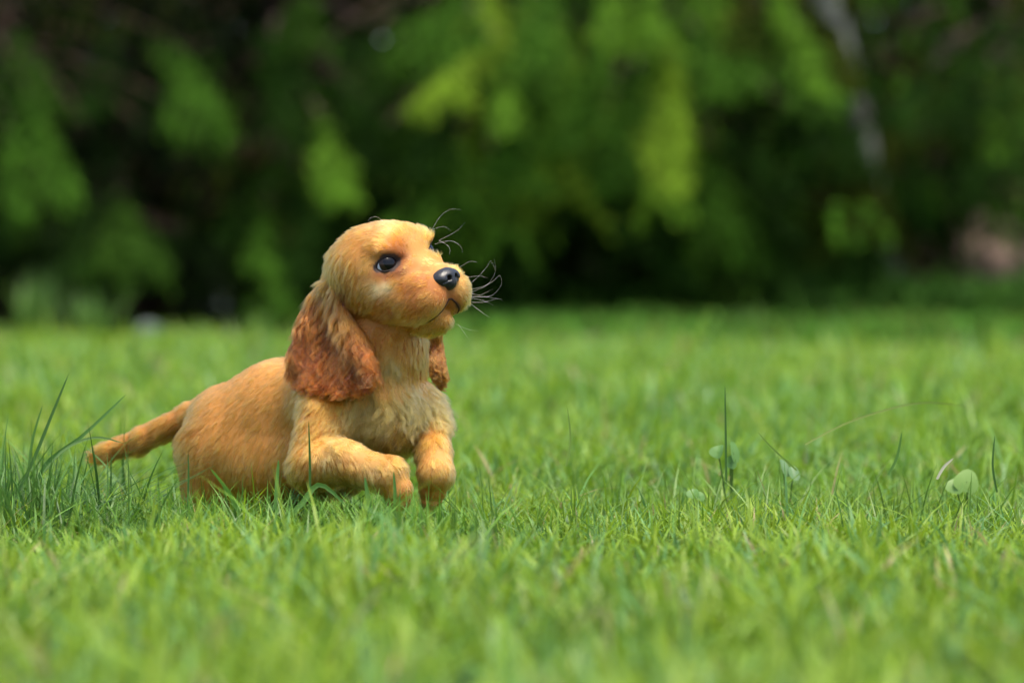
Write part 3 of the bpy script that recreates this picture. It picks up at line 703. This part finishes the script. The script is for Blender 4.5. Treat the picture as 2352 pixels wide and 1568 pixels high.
# ---- groom: (u, v, du, dv, length mm, lift, wave, colour, sort)
GOLD = (.50, .195, .026); CREAM = (.60, .310, .072); PALE = (.60, .290, .055); ORANGE = (.42, .125, .013); AMBER = (.52, .215, .032)
RUST = (.28, .070, .011); DRUST = (.13, .035, .008); DEEP = (.39, .118, .016); CHEEK = (.78, .56, .26)  # CHEEK: bright cheek spot, a highlight put into the coat colour
GUIDES = [
 # face
 (1078, 640, .9, -.25, 4.5, .55, 0, PALE), (1085, 690, .8, .4, 5, .5, 0, PALE), (1072, 735, .35, 1, 5, .4, 0, AMBER),
 (745, 610, -.35, 1, 10, .08, .04, GOLD), (730, 650, -.25, 1, 9, .05, .04, GOLD), (1012, 580, .6, -.6, 7, .5, .1, PALE), (1010, 606, -.8, -.45, 3.0, .2, 0, PALE), (1050, 610, .5, -.8, 3.5, .35, 0, PALE), (970, 592, -.9, -.2, 3.5, .16, 0, PALE), (950, 612, -.9, .1, 3.5, .16, 0, GOLD),
 (955, 560, -.3, -1, 4.5, .2, 0, PALE), (990, 540, .25, -1, 6, .35, .1, PALE), (1003, 555, .6, -.8, 6, .4, .1, PALE), (940, 525, -.35, -.95, 5, .2, 0, GOLD),
 (915, 560, -.35, -1, 5, .25, 0, ORANGE), (905, 575, -.6, -.8, 4, .2, 0, ORANGE), (880, 560, -.9, -.45, 6, .2, .05, GOLD), (900, 520, -.9, -.4, 6, .2, 0, PALE),
 (850, 575, -.9, .3, 6, .2, .05, GOLD), (820, 545, -.9, .35, 7, .2, .1, GOLD), (780, 590, -.6, .85, 9, .2, .1, GOLD),
 (840, 610, -.5, .9, 6, .2, .05, PALE), (815, 650, -.35, 1, 7, .2, .1, GOLD), (800, 610, -.4, 1, 9, .2, .1, AMBER), (830, 690, -.5, .9, 8, .22, .1, ORANGE), (870, 700, -.7, .7, 8, .22, .1, ORANGE), (890, 725, -.7, .7, 9, .25, .1, DEEP),
 (870, 640, -.85, .4, 4, .2, 0, AMBER), (905, 635, -.8, .35, 3.5, .2, 0, ORANGE), (862, 665, -.75, .55, 6, .2, 0, CHEEK), (885, 658, -.8, .45, 5, .2, 0, CHEEK), (845, 668, -.7, .6, 6, .2, 0, PALE), (903, 648, -.8, .4, 5, .2, 0, PALE), (850, 680, -.7, .6, 6, .2, 0, PALE), (918, 588, -.5, -.85, 4, .2, 0, RUST), (908, 615, -.7, .3, 2.5, .15, 0, DRUST), (904, 594, -.5, -.8, 2.5, .15, 0, DRUST), (870, 632, -.8, .4, 3, .15, 0, RUST), (885, 638, -.8, .4, 3.5, .2, 0, RUST), (915, 622, -.6, .5, 3, .2, 0, RUST),
 (782, 680, -.3, 1, 8, .2, .1, DRUST), (805, 735, -.3, 1, 8, .2, .1, ORANGE),  # DRUST paints the shaded pit where the ear meets the cheek
 (850, 700, -.6, .8, 8, .25, .1, GOLD), (900, 690, -.8, .5, 6, .22, .05, AMBER), (935, 640, -.8, .35, 4, .25, 0, GOLD), (945, 670, -.8, .4, 5, .25, .05, DEEP), (925, 655, -.7, .6, 5, .25, .05, ORANGE), (975, 655, -.8, .3, 4, .25, .03, ORANGE), (1000, 672, -.6, .6, 4, .25, 0, DEEP),
 (965, 640, -.75, .1, 4, .25, 0, ORANGE), (985, 680, -.7, .55, 5, .3, .05, GOLD), (1015, 690, -.5, .8, 4.5, .3, 0, ORANGE), (1010, 715, -.4, .9, 5, .3, 0, PALE),
 (960, 710, -.75, .6, 6, .3, .05, ORANGE), (920, 740, -.7, .7, 9, .3, .1, AMBER), (980, 740, -.5, .85, 8, .35, .1, CREAM),
 (1040, 735, -.15, 1, 6, .25, .05, AMBER), (1035, 760, -.2, 1, 7, .35, .1, AMBER), (990, 765, -.3, 1, 8, .3, .1, AMBER), (930, 775, -.4, .9, 10, .3, .1, AMBER),
 (1040, 690, .1, .9, 3, .25, 0, DEEP), (1030, 680, -.2, .9, 3, .25, 0, ORANGE), (1060, 660, .6, .3, 4, .4, 0, PALE),
 # neck and throat; the ORANGE paints in shade below the chin
 (865, 780, -.2, 1, 12, .25, .15, ORANGE), (930, 790, -.1, 1, 11, .25, .1, ORANGE), (965, 850, .1, 1, 12, .2, .1, ORANGE), (900, 830, .05, 1, 14, .25, .2, CREAM), (950, 830, .1, 1, 12, .25, .15, GOLD), (760, 720, -.4, 1, 10, .2, .1, GOLD),
 # breast
 (860, 890, .2, 1, 20, .18, .22, CREAM), (905, 900, .3, 1, 21, .2, .26, CREAM), (960, 890, .1, 1, 15, .25, .2, CREAM), (1000, 920, .35, 1, 17, .3, .28, CREAM),
 (830, 950, -.6, .8, 20, .18, .28, CREAM), (880, 970, -.8, .6, 21, .2, .30, CREAM), (920, 990, .05, 1, 15, .3, .3, GOLD), (960, 960, -.1, 1, 16, .3, .3, CREAM),
 (880, 1010, .3, .8, 12, .2, .1, ORANGE), (790, 990, -.85, .5, 14, .25, .3, CREAM), (740, 1000, -.6, .8, 12, .25, .2, GOLD), (940, 1030, .05, 1, 12, .3, .3, AMBER),
 # trunk
 (700, 800, -.9, .45, 6, .15, 0, AMBER), (600, 850, -1, .4, 6, .15, 0, AMBER), (510, 900, -1, .5, 6, .15, 0, AMBER),
 (640, 900, -.8, .6, 7, .16, .03, AMBER), (560, 960, -.75, .7, 7, .16, .03, AMBER), (480, 1000, -.6, .8, 7, .16, .03, AMBER),
 (700, 950, -.45, .9, 10, .2, .1, GOLD), (760, 920, -.2, 1, 11, .2, .12, GOLD), (620, 1020, -.45, .9, 8, .18, .05, AMBER), (540, 1060, -.4, .95, 8, .18, .03, AMBER),
 (440, 1080, -.25, 1, 7, .18, .03, AMBER), (600, 1120, -.2, 1, 8, .2, .05, GOLD), (480, 1150, 0, 1, 7, .2, .03, AMBER), (660, 1080, -.3, .9, 10, .25, .1, GOLD),
 # forelegs
 (690, 1050, -.5, .9, 9, .25, .08, GOLD), (700, 1100, -.3, 1, 9, .25, .1, GOLD), (750, 1030, .6, .5, 8, .22, .08, CREAM), (810, 1030, .7, .6, 6, .22, .05, CREAM),
 (790, 1080, .4, .9, 8, .25, .1, GOLD), (860, 1060, .6, .8, 6, .25, .03, CREAM), (870, 1110, .1, 1, 8, .3, .1, GOLD), (920, 1090, .4, 1, 5, .25, .03, PALE),
 (930, 1135, .1, 1, 4, .16, .02, GOLD), (918, 1160, .05, 1, 2.5, .15, 0, AMBER), (988, 1160, 0, 1, 2.5, .15, 0, AMBER), (985, 1000, .15, 1, 10, .25, .1, GOLD), (1020, 1010, .2, 1, 7, .22, .05, PALE), (1015, 1070, .1, 1, 6, .22, .03, PALE),
 (970, 1060, -.2, 1, 7, .22, .05, GOLD), (985, 1130, -.1, 1, 5, .2, .02, GOLD),
 # tail
 (430, 950, -.9, .5, 7, .2, .03, AMBER), (430, 985, -.8, .7, 12, .32, .1, ORANGE), (330, 1000, -.95, .4, 7, .22, .03, AMBER), (330, 1035, -.8, .8, 13, .34, .12, ORANGE),
 (250, 1030, -.95, .4, 9, .28, .08, GOLD), (255, 1055, -.8, .7, 12, .34, .1, ORANGE), (205, 1050, -1, .35, 9, .3, .1, ORANGE),
]
GP = np.array([g[:2] for g in GUIDES], float)
GV = np.array([list(g[2:4]) + list(g[4:7]) + list(g[7]) for g in GUIDES], float)

def uv_of(P):
    k = (CAM_D + P[:, 1]) / CAM_D
    return np.stack([1176 + P[:, 0] / k * PXM, 640 - (P[:, 2] - CAM_H) / k * PXM], 1)

def groom(P):
    uv = uv_of(P)
    out = np.empty((len(P), GV.shape[1]))
    for i in range(0, len(P), 20000):
        D = ((uv[i:i + 20000, None] - GP[None]) ** 2).sum(-1) + 60
        W = D ** -1.7
        W /= W.sum(1, keepdims=True)
        out[i:i + 20000] = W @ GV
    return out

def sample(V, F, n):
    A = V[F[:, 0]]; B = V[F[:, 1]]; C = V[F[:, 2]]; D = V[F[:, 3]]
    area = np.linalg.norm(np.cross(C - A, D - B), axis=1)
    f = rng.choice(len(F), n, p=area / area.sum())
    s, t = rng.random((2, n, 1))
    return A[f] * (1 - s) * (1 - t) + B[f] * s * (1 - t) + C[f] * s * t + D[f] * (1 - s) * t

def grow(R, N, flow, L, lift, wave, clump=0.35, per=40, seg=7, jit=.12, freq=1.6, grav=0.0, coher=60, nw=.28, hook=None):
    n = len(R)
    T = norm(flow - (flow * N).sum(1, keepdims=True) * N * .92)
    nc = max(1, n // per)
    cid = rng.choice(n, nc, replace=False)
    kd = KDTree(nc)
    for i, c in enumerate(cid): kd.insert(R[c], i)
    kd.balance()
    own = np.array([kd.find(r)[1] for r in R])
    cj = rng.normal(0, 1, (nc, 3)); cph = 5.0 * vnoise(R[cid], coher, 77) + rng.normal(0, .5, nc); cl = rng.uniform(.8, 1.2, nc)
    jit = np.broadcast_to(jit, n)[:, None]
    T = norm(T + cj[own] * jit * 1.1 + rng.normal(0, 1, (n, 3)) * jit * .8)
    side = norm(np.cross(T, N))
    L = L * cl[own] * rng.uniform(.7, 1.15, n)
    s = np.linspace(0, 1, seg)
    P = np.empty((n, seg, 3)); P[:, 0] = R - N * 0.0004
    for k in range(1, seg):
        m = (s[k] + s[k - 1]) / 2
        up = (lift * (1 - .75 * m))[:, None]
        d = norm(T * (1 - up) + N * up * 1.25 + np.array([0, 0, -grav * m]))
        ph = cph[own] + rng.normal(0, .3, n) * 0
        d = norm(d + (side * np.cos(6.28 * freq * m + ph)[:, None] + N * nw * np.sin(6.28 * freq * m + ph)[:, None]) * (wave * 2.6)[:, None])
        P[:, k] = P[:, k - 1] + d * (L / (seg - 1))[:, None]
    if hook is not None:
        hv = (side * np.sign(np.sin(cph[own] * 2.3))[:, None] + np.array([0, -.2, .9])) * (hook * L)[:, None]
        P = P + (np.clip(s - .62, 0, 1) ** 2 / .144)[None, :, None] * hv[:, None] * .5
    CP = P[cid][own]
    off = (P[cid][:, :1])[own]
    near = np.clip(1 - np.linalg.norm(P[:, 0] - off[:, 0], axis=1) / .008, 0, 1)
    w = (s ** 1.3)[None, :, None] * (np.broadcast_to(clump, n) * near)[:, None, None]
    P = P * (1 - w) + CP * w
    return P, own, T

V, F = surface_nets(body_sdf, px(150, 1260, -.02) * [1, 0, 1] + [0, -.105, 0], px(1130, 480, 0) * [1, 0, 1] + [0, .185, 0], 0.0017)
Nb = sdf_normal(body_sdf, V)
V = V - Nb * body_sdf(V)[:, None]
g = groom(V)
base_col = g[:, 5:8] * .75
q = to_head(V)
# bare dark skin: eye rims, lips, nostril surround
dm = np.full(len(V), 99.)
for s_ in (-1, 1):
    for a, b in zip(MOUTH[s_][:-1], MOUTH[s_][1:]): dm = np.minimum(dm, cone(q, np.array(a, float), np.array(b, float), 0, 0))
dm = np.minimum(dm, cone(q, np.array((66., 0, -31)), np.array((64., 0, -41)), 0, 0) + .6)
de = np.min([almond(V, i) for i in (0, 1)], 0)
dark = np.clip((3.4 - dm) / 1.2, 0, 1) + np.clip((1.35 - de) / .12, 0, 1)
dark = np.clip(dark, 0, 1)[:, None]
base_col = base_col * (1 - dark) + np.array([.035, .017, .012]) * dark

skin, t_, p_ = new_mat('puppy_skin')
at = t_.nodes.new('ShaderNodeAttribute'); at.attribute_name = 'tint'
t_.links.new(at.outputs['Color'], p_.inputs['Base Color'])
p_.inputs['Roughness'].default_value = .7

puppy = link('spaniel_puppy', None)
puppy.location = (float(px(700, 1240)[0]), .05, 0)
tag(puppy, 'golden spaniel puppy bounding through the lawn with raised forelegs, looking up to the right', 'dog')
puppy_inv = Matrix.Translation(-Vector(puppy.location))
def child(o, parent=None):
    o.parent = parent or puppy
    if parent is None: o.matrix_parent_inverse = puppy_inv
    return o
body = child(mesh_np('body', V, F, skin, colors=base_col))

fur_mat = hair_material('puppy_fur')
# coat
NH = 300000
R = sample(V, F, NH)
def thin_normal(R): return sdf_normal(body_sdf, R)
N = thin_normal(R)
keep = (N[:, 1] < .55)                                   # the far side needs less
keep |= rng.random(NH) < .45
qh = to_head(R)
inhead = (np.linalg.norm(qh - np.array([20, 0, -8]), axis=1) < 66)
dm = np.full(len(R), 99.)
for s_ in (-1, 1):
    for a, b in zip(MOUTH[s_][:-1], MOUTH[s_][1:]): dm = np.minimum(dm, cone(qh, np.array(a, float), np.array(b, float), 0, 0))
dm = np.minimum(dm, cone(qh, np.array((66., 0, -31)), np.array((64., 0, -41)), 0, 0) + .7)
de = np.min([almond(R, i) for i in (0, 1)], 0)
keep &= (dm > 2.7) & (de > 1.14)
nose_c = np.array([60., 0, -22.5])
keep &= np.linalg.norm((qh - nose_c) / np.array([14, 12.5, 9.5]), axis=1) > 1
uvk = uv_of(R); keep &= ~((poly_sdf(uvk, NEAR) < -14) & (uvk[:, 1] > 730) & (R[:, 1] < .06) & (N[:, 1] < .2))
R = R[keep]; N = N[keep]; qh = qh[keep]; de = de[keep]; dm = dm[keep]; inhead = inhead[keep]
# extra density on the head where the hair is short
g = groom(R)
flow = np.stack([g[:, 0], np.zeros(len(g)), -g[:, 1]], 1)
L = g[:, 2] * .001
L = L * np.clip(.4 + (de - 1.14) * .6, .4, 1) * np.clip(.35 + (dm - 2.7) / 8, .35, 1)
colr = g[:, 5:8]
n1 = vnoise(R, 90, 1)[:, None]; n2 = vnoise(R, 260, 2)[:, None]
colr = colr * (1 + .13 * n1 + .10 * n2) * rng.uniform(.82, 1.15, (len(R), 1))
rim = np.clip((1.95 - de) / .6, 0, 1)[:, None]
colr = colr * (1 - rim) + np.array([.035, .011, .004]) * rim
lip = np.clip((5.0 - dm) / 2.3, 0, 1)[:, None]
colr = colr * (1 - .8 * lip)
P, own, T = grow(R, N, flow, L * 1.12, g[:, 3] * np.where(g[:, 4] > .15, .8, .62), g[:, 4] * .85, clump=np.clip(.34 + .9 * g[:, 4], 0, .66), per=22, seg=7, jit=.055 + .28 * g[:, 4])
colr = colr * rng.uniform(.80, 1.20, own.max() + 1)[own][:, None]
colr = np.clip(colr, .01, .95)
coat = make_curves('coat', P, np.where(inhead, .00014, .00017), colr, fur_mat, None)
coat.parent = body

# ---- ears
def make_ear(name, poly, depth, ins, thick, nhair, Lbase, cols, lens):
    W = np.array([px(u, v, depth(u, v)) for u, v in poly])
    poly2 = W[:, [0, 2]]
    def yc(P):
        k = (CAM_D + 0) / CAM_D
        u = 1176 + P[..., 0] * PXM; v = 640 - (P[..., 2] - CAM_H) * PXM
        return depth(u, v)
    def fn(P):
        d2 = poly_sdf(P[..., [0, 2]], poly2) + ins
        w = np.maximum(np.abs(P[..., 1] - yc(P)) - thick * .25, 0)
        return np.sqrt(np.maximum(d2, 0) ** 2 + w ** 2) - thick
    lo = W.min(0) - .015; hi = W.max(0) + .015
    V, F = surface_nets(fn, lo, hi, .0014)
    uvv = uv_of(V)
    v0, v1 = min(p[1] for p in poly), max(p[1] for p in poly)
    def colour(P):
        uvp = uv_of(P); t = np.clip((uvp[:, 1] - v0) / (v1 - v0), 0, 1)[:, None]
        xs = np.array([0, .16, .42, 1]); C = np.array(cols)
        return np.stack([np.interp(t[:, 0], xs, C[:, j]) for j in range(3)], 1), t[:, 0]
    ear = child(mesh_np('ear', V, F, skin, colors=colour(V)[0] * .45))
    R = sample(V, F, nhair)
    N = sdf_normal(fn, R)
    kp = (N[:, 1] < .3) | (rng.random(len(R)) < .35)
    R, N = R[kp], N[kp]
    c, t = colour(R)
    fl = np.stack([-.35 + .35 * t + .1 * vnoise(R, 60, 5), np.zeros(len(R)), -np.ones(len(R))], 1)
    L = np.interp(t, [0, .3, .7, 1], lens) * .001
    w = np.interp(t, [0, .25, .5, 1], [.05, .20, .36, .50])
    P, own, T = grow(R, N, fl, L, np.interp(t, [0, .25, .5, 1], [.06, .12, .17, .14]), w, clump=.62, per=22, seg=16, jit=.07, freq=2.0, grav=.4, coher=38, nw=.05, hook=np.interp(t, [0, .45, .8, 1], [0, .05, .30, .42]))
    if name == 'near':
        uvr = uv_of(R); fe = np.clip(1 - np.abs(uvr[:, 0] - (758 + (uvr[:, 1] - 660) * .66)) / 24, 0, 1) * (uvr[:, 1] < 765)
        c = c + (np.array(AMBER) - c) * .18 * fe[:, None]  # lit front fold of the ear painted as a golden tint
    cn = rng.uniform(.5, 1.5, own.max() + 1)[own][:, None]
    c = c * cn * rng.uniform(.8, 1.2, (len(R), 1)) * (1 + .15 * vnoise(R, 120, 9)[:, None])
    h = make_curves('ear_fur', P, np.full(len(R), .00021), np.clip(c, .008, .9), fur_mat, None)
    h.parent = ear
    return ear
US, VS = np.arange(640, 889, 8.), np.arange(600, 937, 8.)
YS = np.linspace(-.09, .10, 96)
def front_map():
    UU, VV = np.meshgrid(US, VS, indexing='ij')
    Q = np.stack([np.stack([px(0, 0, 0)[0] + UU / PXM, np.full_like(UU, y), CAM_H + (640 - VV) / PXM], -1) for y in YS], 2)
    D = body_sdf(Q) < 0
    hit = D.any(2); Y = np.where(hit, YS[D.argmax(2)], np.nan)
    W = hit.astype(float); Z = np.nan_to_num(Y); base = np.where(hit, Z, .02)
    for _ in range(130):                                    # spread and smooth
        Zp = np.pad(base, 1, mode='edge'); avg = (Zp[:-2, 1:-1] + Zp[2:, 1:-1] + Zp[1:-1, :-2] + Zp[1:-1, 2:]) / 4
        base = np.where(hit, base * .55 + avg * .45, avg * .96 + .02 * .04)
    return base
FM = front_map()
def near_depth(u, v):
    a = np.clip((u - US[0]) / 8, 0, len(US) - 1.001); b = np.clip((v - VS[0]) / 8, 0, len(VS) - 1.001)
    i = a.astype(int) if hasattr(a, 'astype') else int(a); j = b.astype(int) if hasattr(b, 'astype') else int(b); a = a - i; b = b - j
    y = FM[i, j] * (1 - a) * (1 - b) + FM[i + 1, j] * a * (1 - b) + FM[i, j + 1] * (1 - a) * b + FM[i + 1, j + 1] * a * b
    off = np.interp(v, [630, 670, 730, 800, 920], [.007, .001, -.009, -.014, -.016])
    roll = -.004 * np.exp(-((u - (770 + (v - 690) * .60)) / 14) ** 2) * np.clip((v - 670) / 30, 0, 1)
    return y + off + roll + .0012 * np.sin(u / 11. + v / 40.) * np.clip((v - 760) / 100, 0, 1)
def far_depth(u, v): return .045 + 0 * u + .003 * np.sin(v / 20.)
make_ear('near', NEAR, near_depth, .0036, .0034, 64000, 20, [(.46, .155, .026), (.31, .085, .013), (.235, .056, .008), (.29, .068, .009)], [14, 30, 32, 12])
make_ear('far', FAR, far_depth, .0036, .0030, 18000, 10, [GOLD, ORANGE, (.36, .11, .018), (.36, .11, .018)], [9, 11, 14, 10])

# ---- eyes
eye_m, t_, p_ = new_mat('eyeball')
tc = t_.nodes.new('ShaderNodeTexCoord'); sep = t_.nodes.new('ShaderNodeSeparateXYZ')
t_.links.new(tc.outputs['Object'], sep.inputs[0])
rp = t_.nodes.new('ShaderNodeValToRGB'); t_.links.new(sep.outputs['Z'], rp.inputs[0])
els = rp.color_ramp.elements
els[0].position = .0; els[0].color = (.42, .40, .42, 1)
els[1].position = 1; els[1].color = (.002, .002, .003, 1)
for pos, c in ((.71, (.50, .50, .58, 1)), (.75, (.010, .008, .008, 1)), (.79, (.022, .012, .008, 1)), (.87, (.016, .009, .006, 1)), (.90, (.002, .002, .003, 1))):
    e_ = els.new(pos); e_.color = c
mm = t_.nodes.new('ShaderNodeMapRange'); mm.inputs['From Min'].default_value = -EYE_R; mm.inputs['From Max'].default_value = EYE_R
mm.inputs['To Min'].default_value = 0; mm.inputs['To Max'].default_value = 1
t_.links.new(sep.outputs['Z'], mm.inputs[0]); t_.links.new(mm.outputs[0], rp.inputs[0])
t_.links.new(rp.outputs[0], p_.inputs['Base Color'])
p_.inputs['Roughness'].default_value = .04; p_.inputs['IOR'].default_value = 1.45
p_.inputs['Specular IOR Level'].default_value = .30
lid_m, t2, p2 = new_mat('eyelid_skin'); p2.inputs['Base Color'].default_value = (.016, .008, .006, 1); p2.inputs['Roughness'].default_value = .6; p2.inputs['Specular IOR Level'].default_value = .25

def sphere_np(r, nu=40, nv=24):
    V = [(0, 0, r)]
    for j in range(1, nv):
        th = math.pi * j / nv
        for i in range(nu):
            ph = 2 * math.pi * i / nu
            V.append((r * math.sin(th) * math.cos(ph), r * math.sin(th) * math.sin(ph), r * math.cos(th)))
    V.append((0, 0, -r))
    F = []
    for j in range(nv - 2):
        for i in range(nu):
            a = 1 + j * nu + i; b = 1 + j * nu + (i + 1) % nu
            F.append((a, a + nu, b + nu, b))
    me = bpy.data.meshes.new('eye')
    tris = [(0, 1 + i, 1 + (i + 1) % nu) for i in range(nu)] + [(len(V) - 1, len(V) - 1 - nu + (i + 1) % nu, len(V) - 1 - nu + i) for i in range(nu)]
    me.from_pydata(V, [], F + tris)
    for p in me.polygons: p.use_smooth = True
    return me

for ei, c in enumerate(EYES):
    look, xa, ya = EF[ei]
    gaze = norm(look + np.array([.42, .0, .24]))                        # up to the right
    me = sphere_np(EYE_R); me.materials.append(eye_m)
    o = link('eye', me); o.location = Vector(c); o.rotation_euler = Vector(gaze).to_track_quat('Z', 'Y').to_euler()
    child(o)
    nphi, rings = 56, 7
    Vv = []
    for r in range(rings):                       # lids: a thin lip round an almond opening
        s = r / (rings - 1)
        for i in range(nphi):
            ph = 2 * math.pi * i / nphi
            cx, cy = math.cos(ph), math.sin(ph)
            m = 1 + .26 * s
            ay_ = AYU if cy > 0 else AYD
            X, Y = AX * (1.22 if cx * (-1, 1)[ei] < 0 else 1) * cx * m, ay_ * cy * abs(cy) ** .25 * m
            ang = math.hypot(X, Y); dx_, dy_ = X / ang, Y / ang
            ang = math.radians(ang)
            d = look * math.cos(ang) + (xa * dx_ + ya * dy_) * math.sin(ang)
            rad = EYE_R * (1.012 + .06 * math.sin(min(1, s * 2.2) * math.pi / 2) + .03 * s)
            Vv.append(c + d * rad)
    Ff = [(r * nphi + i, r * nphi + (i + 1) % nphi, (r + 1) * nphi + (i + 1) % nphi, (r + 1) * nphi + i) for r in range(rings - 1) for i in range(nphi)]
    lid = mesh_np('eyelid', Vv, Ff, lid_m); child(lid)

# ---- nose
def nose_sdf(P):
    q = to_head(P) - np.array([61., 0, -22.5])
    d = ellip(q, np.array([-1, 0, 1.0]), (9.5, 12.0, 7.0))
    for s in (-1, 1): d = smin(d, ellip(q, np.array([-1.5, s * 9.0, .2]), (6.5, 4.6, 4.2)), 2)
    d = smin(d, ellip(q, np.array([1.5, 0, -4.0]), (7.0, 6.2, 5.8)), 3)
    for s in (-1, 1):
        d = smin(d, ellip(q, np.array([0.5, s * 7.2, -.5]), (7.0, 4.6, 5.2)), 1.6)
        d = -smin(-d, cone(q, np.array([8.5, s * 3.9, -.3]), np.array([3, s * 3.6, 0.5]), 2.1, 1.5), .9)
        d = -smin(-d, cone(q, np.array([7.2, s * 5.6, -2.2]), np.array([4.6, s * 10.5, -3.2]), .9, .5), .7)
    d = -smin(-d, cone(q, np.array([10, 0, 0.]), np.array([8.2, 0, -12.]), .6, .9), .9)
    d = d + .12 * vnoise(q, 1.6, 3) * 1.0
    return d * HS
c0 = hd(61, 0, -22.5)
Vn, Fn = surface_nets(nose_sdf, c0 - .019, c0 + .019, .00055)
nose_m, t_, p_ = new_mat('nose_leather')
p_.inputs['Base Color'].default_value = (.012, .012, .015, 1); p_.inputs['Roughness'].default_value = .36
vo = t_.nodes.new('ShaderNodeTexVoronoi'); vo.inputs['Scale'].default_value = 900
bp = t_.nodes.new('ShaderNodeBump'); bp.inputs['Strength'].default_value = .35; bp.inputs['Distance'].default_value = .0004
tcn = t_.nodes.new('ShaderNodeTexCoord'); t_.links.new(tcn.outputs['Object'], vo.inputs['Vector'])
t_.links.new(vo.outputs['Distance'], bp.inputs['Height']); t_.links.new(bp.outputs[0], p_.inputs['Normal'])
child(mesh_np('nose', Vn, Fn, nose_m))

# ---- lips: a dark rim along the mouth line and up to the nose
lip_m, t_, p_ = new_mat('lip_skin'); p_.inputs['Base Color'].default_value = (.040, .017, .010, 1); p_.inputs['Roughness'].default_value = .75; p_.inputs['Specular IOR Level'].default_value = .2
def on_skin(p):
    for _ in range(12): p = p - .7 * sdf_normal(body_sdf, p[None])[0] * body_sdf(p[None])[0]
    return p
line = [hd(*p) for p in MOUTH[-1][::-1]] + [hd(*p) for p in MOUTH[1]]
line = [on_skin(np.array(a) * (1 - t) + np.array(b) * t) for a, b in zip(line[:-1], line[1:]) for t in (0, .5)] + [on_skin(line[-1])]
def tube_np(pts, rad, n=8):
    V = []
    for i, p in enumerate(pts):
        t = norm(pts[min(i + 1, len(pts) - 1)] - pts[max(i - 1, 0)]); a = norm(np.cross(t, [.2, .3, 1])); b = np.cross(t, a)
        for k in range(n): V.append(p + (a * math.cos(6.2832 * k / n) + b * math.sin(6.2832 * k / n)) * rad[i])
    return V, [(i * n + k, i * n + (k + 1) % n, (i + 1) * n + (k + 1) % n, (i + 1) * n + k) for i in range(len(pts) - 1) for k in range(n)]
m_ = len(line); Vl, Fl = tube_np(line, [HS * (.25 + .55 * math.sin(math.pi * (i + .6) / (m_ + .2)) ** .6) for i in range(m_)])
child(mesh_np('lips', Vl, Fl, lip_m))

# ---- whiskers and brow hairs, each a fine tapering strand
whisk_m, t_, p_ = new_mat('whisker_hair'); p_.inputs['Base Color'].default_value = (.90, .87, .78, 1); p_.inputs['Roughness'].default_value = .35; p_.inputs['Transmission Weight'].default_value = 0
def z1(u, v): return (627.2 + .3 * u, 470.4 + .3 * v)
WH = [
 ([(1236, 158), (1265, 110), (1300, 70), (1350, 40), (1400, 32), (1445, 42)], .012), ([(1250, 180), (1290, 168), (1330, 175), (1360, 205)], .014),
 ([(1310, 252), (1370, 222), (1430, 180), (1478, 125)], .010), ([(1280, 290), (1340, 276), (1400, 290), (1440, 325), (1452, 370)], .022),
 ([(1305, 292), (1335, 310), (1355, 345), (1350, 380)], .024), ([(835, 122), (810, 100), (780, 93), (745, 105), (722, 130)], -.01),
 ([(1450, 465), (1490, 440), (1530, 433), (1575, 445)], .02),
 ([(1530, 585), (1580, 540), (1640, 470), (1665, 432), (1695, 480), (1700, 500)], .012),
 ([(1545, 655), (1620, 625), (1680, 560), (1705, 490), (1690, 400)], .0), ([(1520, 550), (1570, 545), (1620, 552), (1655, 565)], .01),
 ([(1545, 640), (1620, 620), (1690, 580), (1735, 540), (1750, 600), (1720, 660)], -.005),
 ([(1545, 700), (1610, 705), (1680, 690), (1730, 640), (1748, 590)], -.01), ([(1545, 705), (1610, 700), (1680, 712), (1740, 722), (1758, 738)], 0),
 ([(1550, 745), (1610, 745), (1670, 730), (1730, 715)], -.01), ([(1550, 720), (1600, 730), (1650, 750), (1695, 772)], .005),
 ([(1550, 785), (1590, 815), (1625, 840), (1662, 860)], -.004), ([(1438, 930), (1480, 948), (1530, 960), (1580, 962)], -.01),
 ([(1440, 945), (1470, 985), (1500, 1030)], -.012), ([(1540, 680), (1580, 690), (1640, 665), (1690, 640)], -.004),
]
for pts, d in WH:
    C = np.array([px(*z1(*p), d) for p in pts])
    C[:, 1] += np.linspace(-.0, -.006, len(C)) * (1 if d > -.03 else 0)
    C[0] -= norm(C[1] - C[0]) * .005
    m = 14; tt = np.linspace(0, len(C) - 1, m); out = []
    for t in tt:                                           # Catmull-Rom
        i = min(int(t), len(C) - 2); f = t - i
        p0, p1, p2, p3 = C[max(i - 1, 0)], C[i], C[i + 1], C[min(i + 2, len(C) - 1)]
        out.append(.5 * ((2 * p1) + (p2 - p0) * f + (2 * p0 - 5 * p1 + 4 * p2 - p3) * f * f + (3 * p1 - p0 - 3 * p2 + p3) * f ** 3))
    w_ = make_curves('whisker', np.array(out)[None], [.000055], [(.98, .97, .92)], whisk_m, None)
    w_.parent = body
#@END
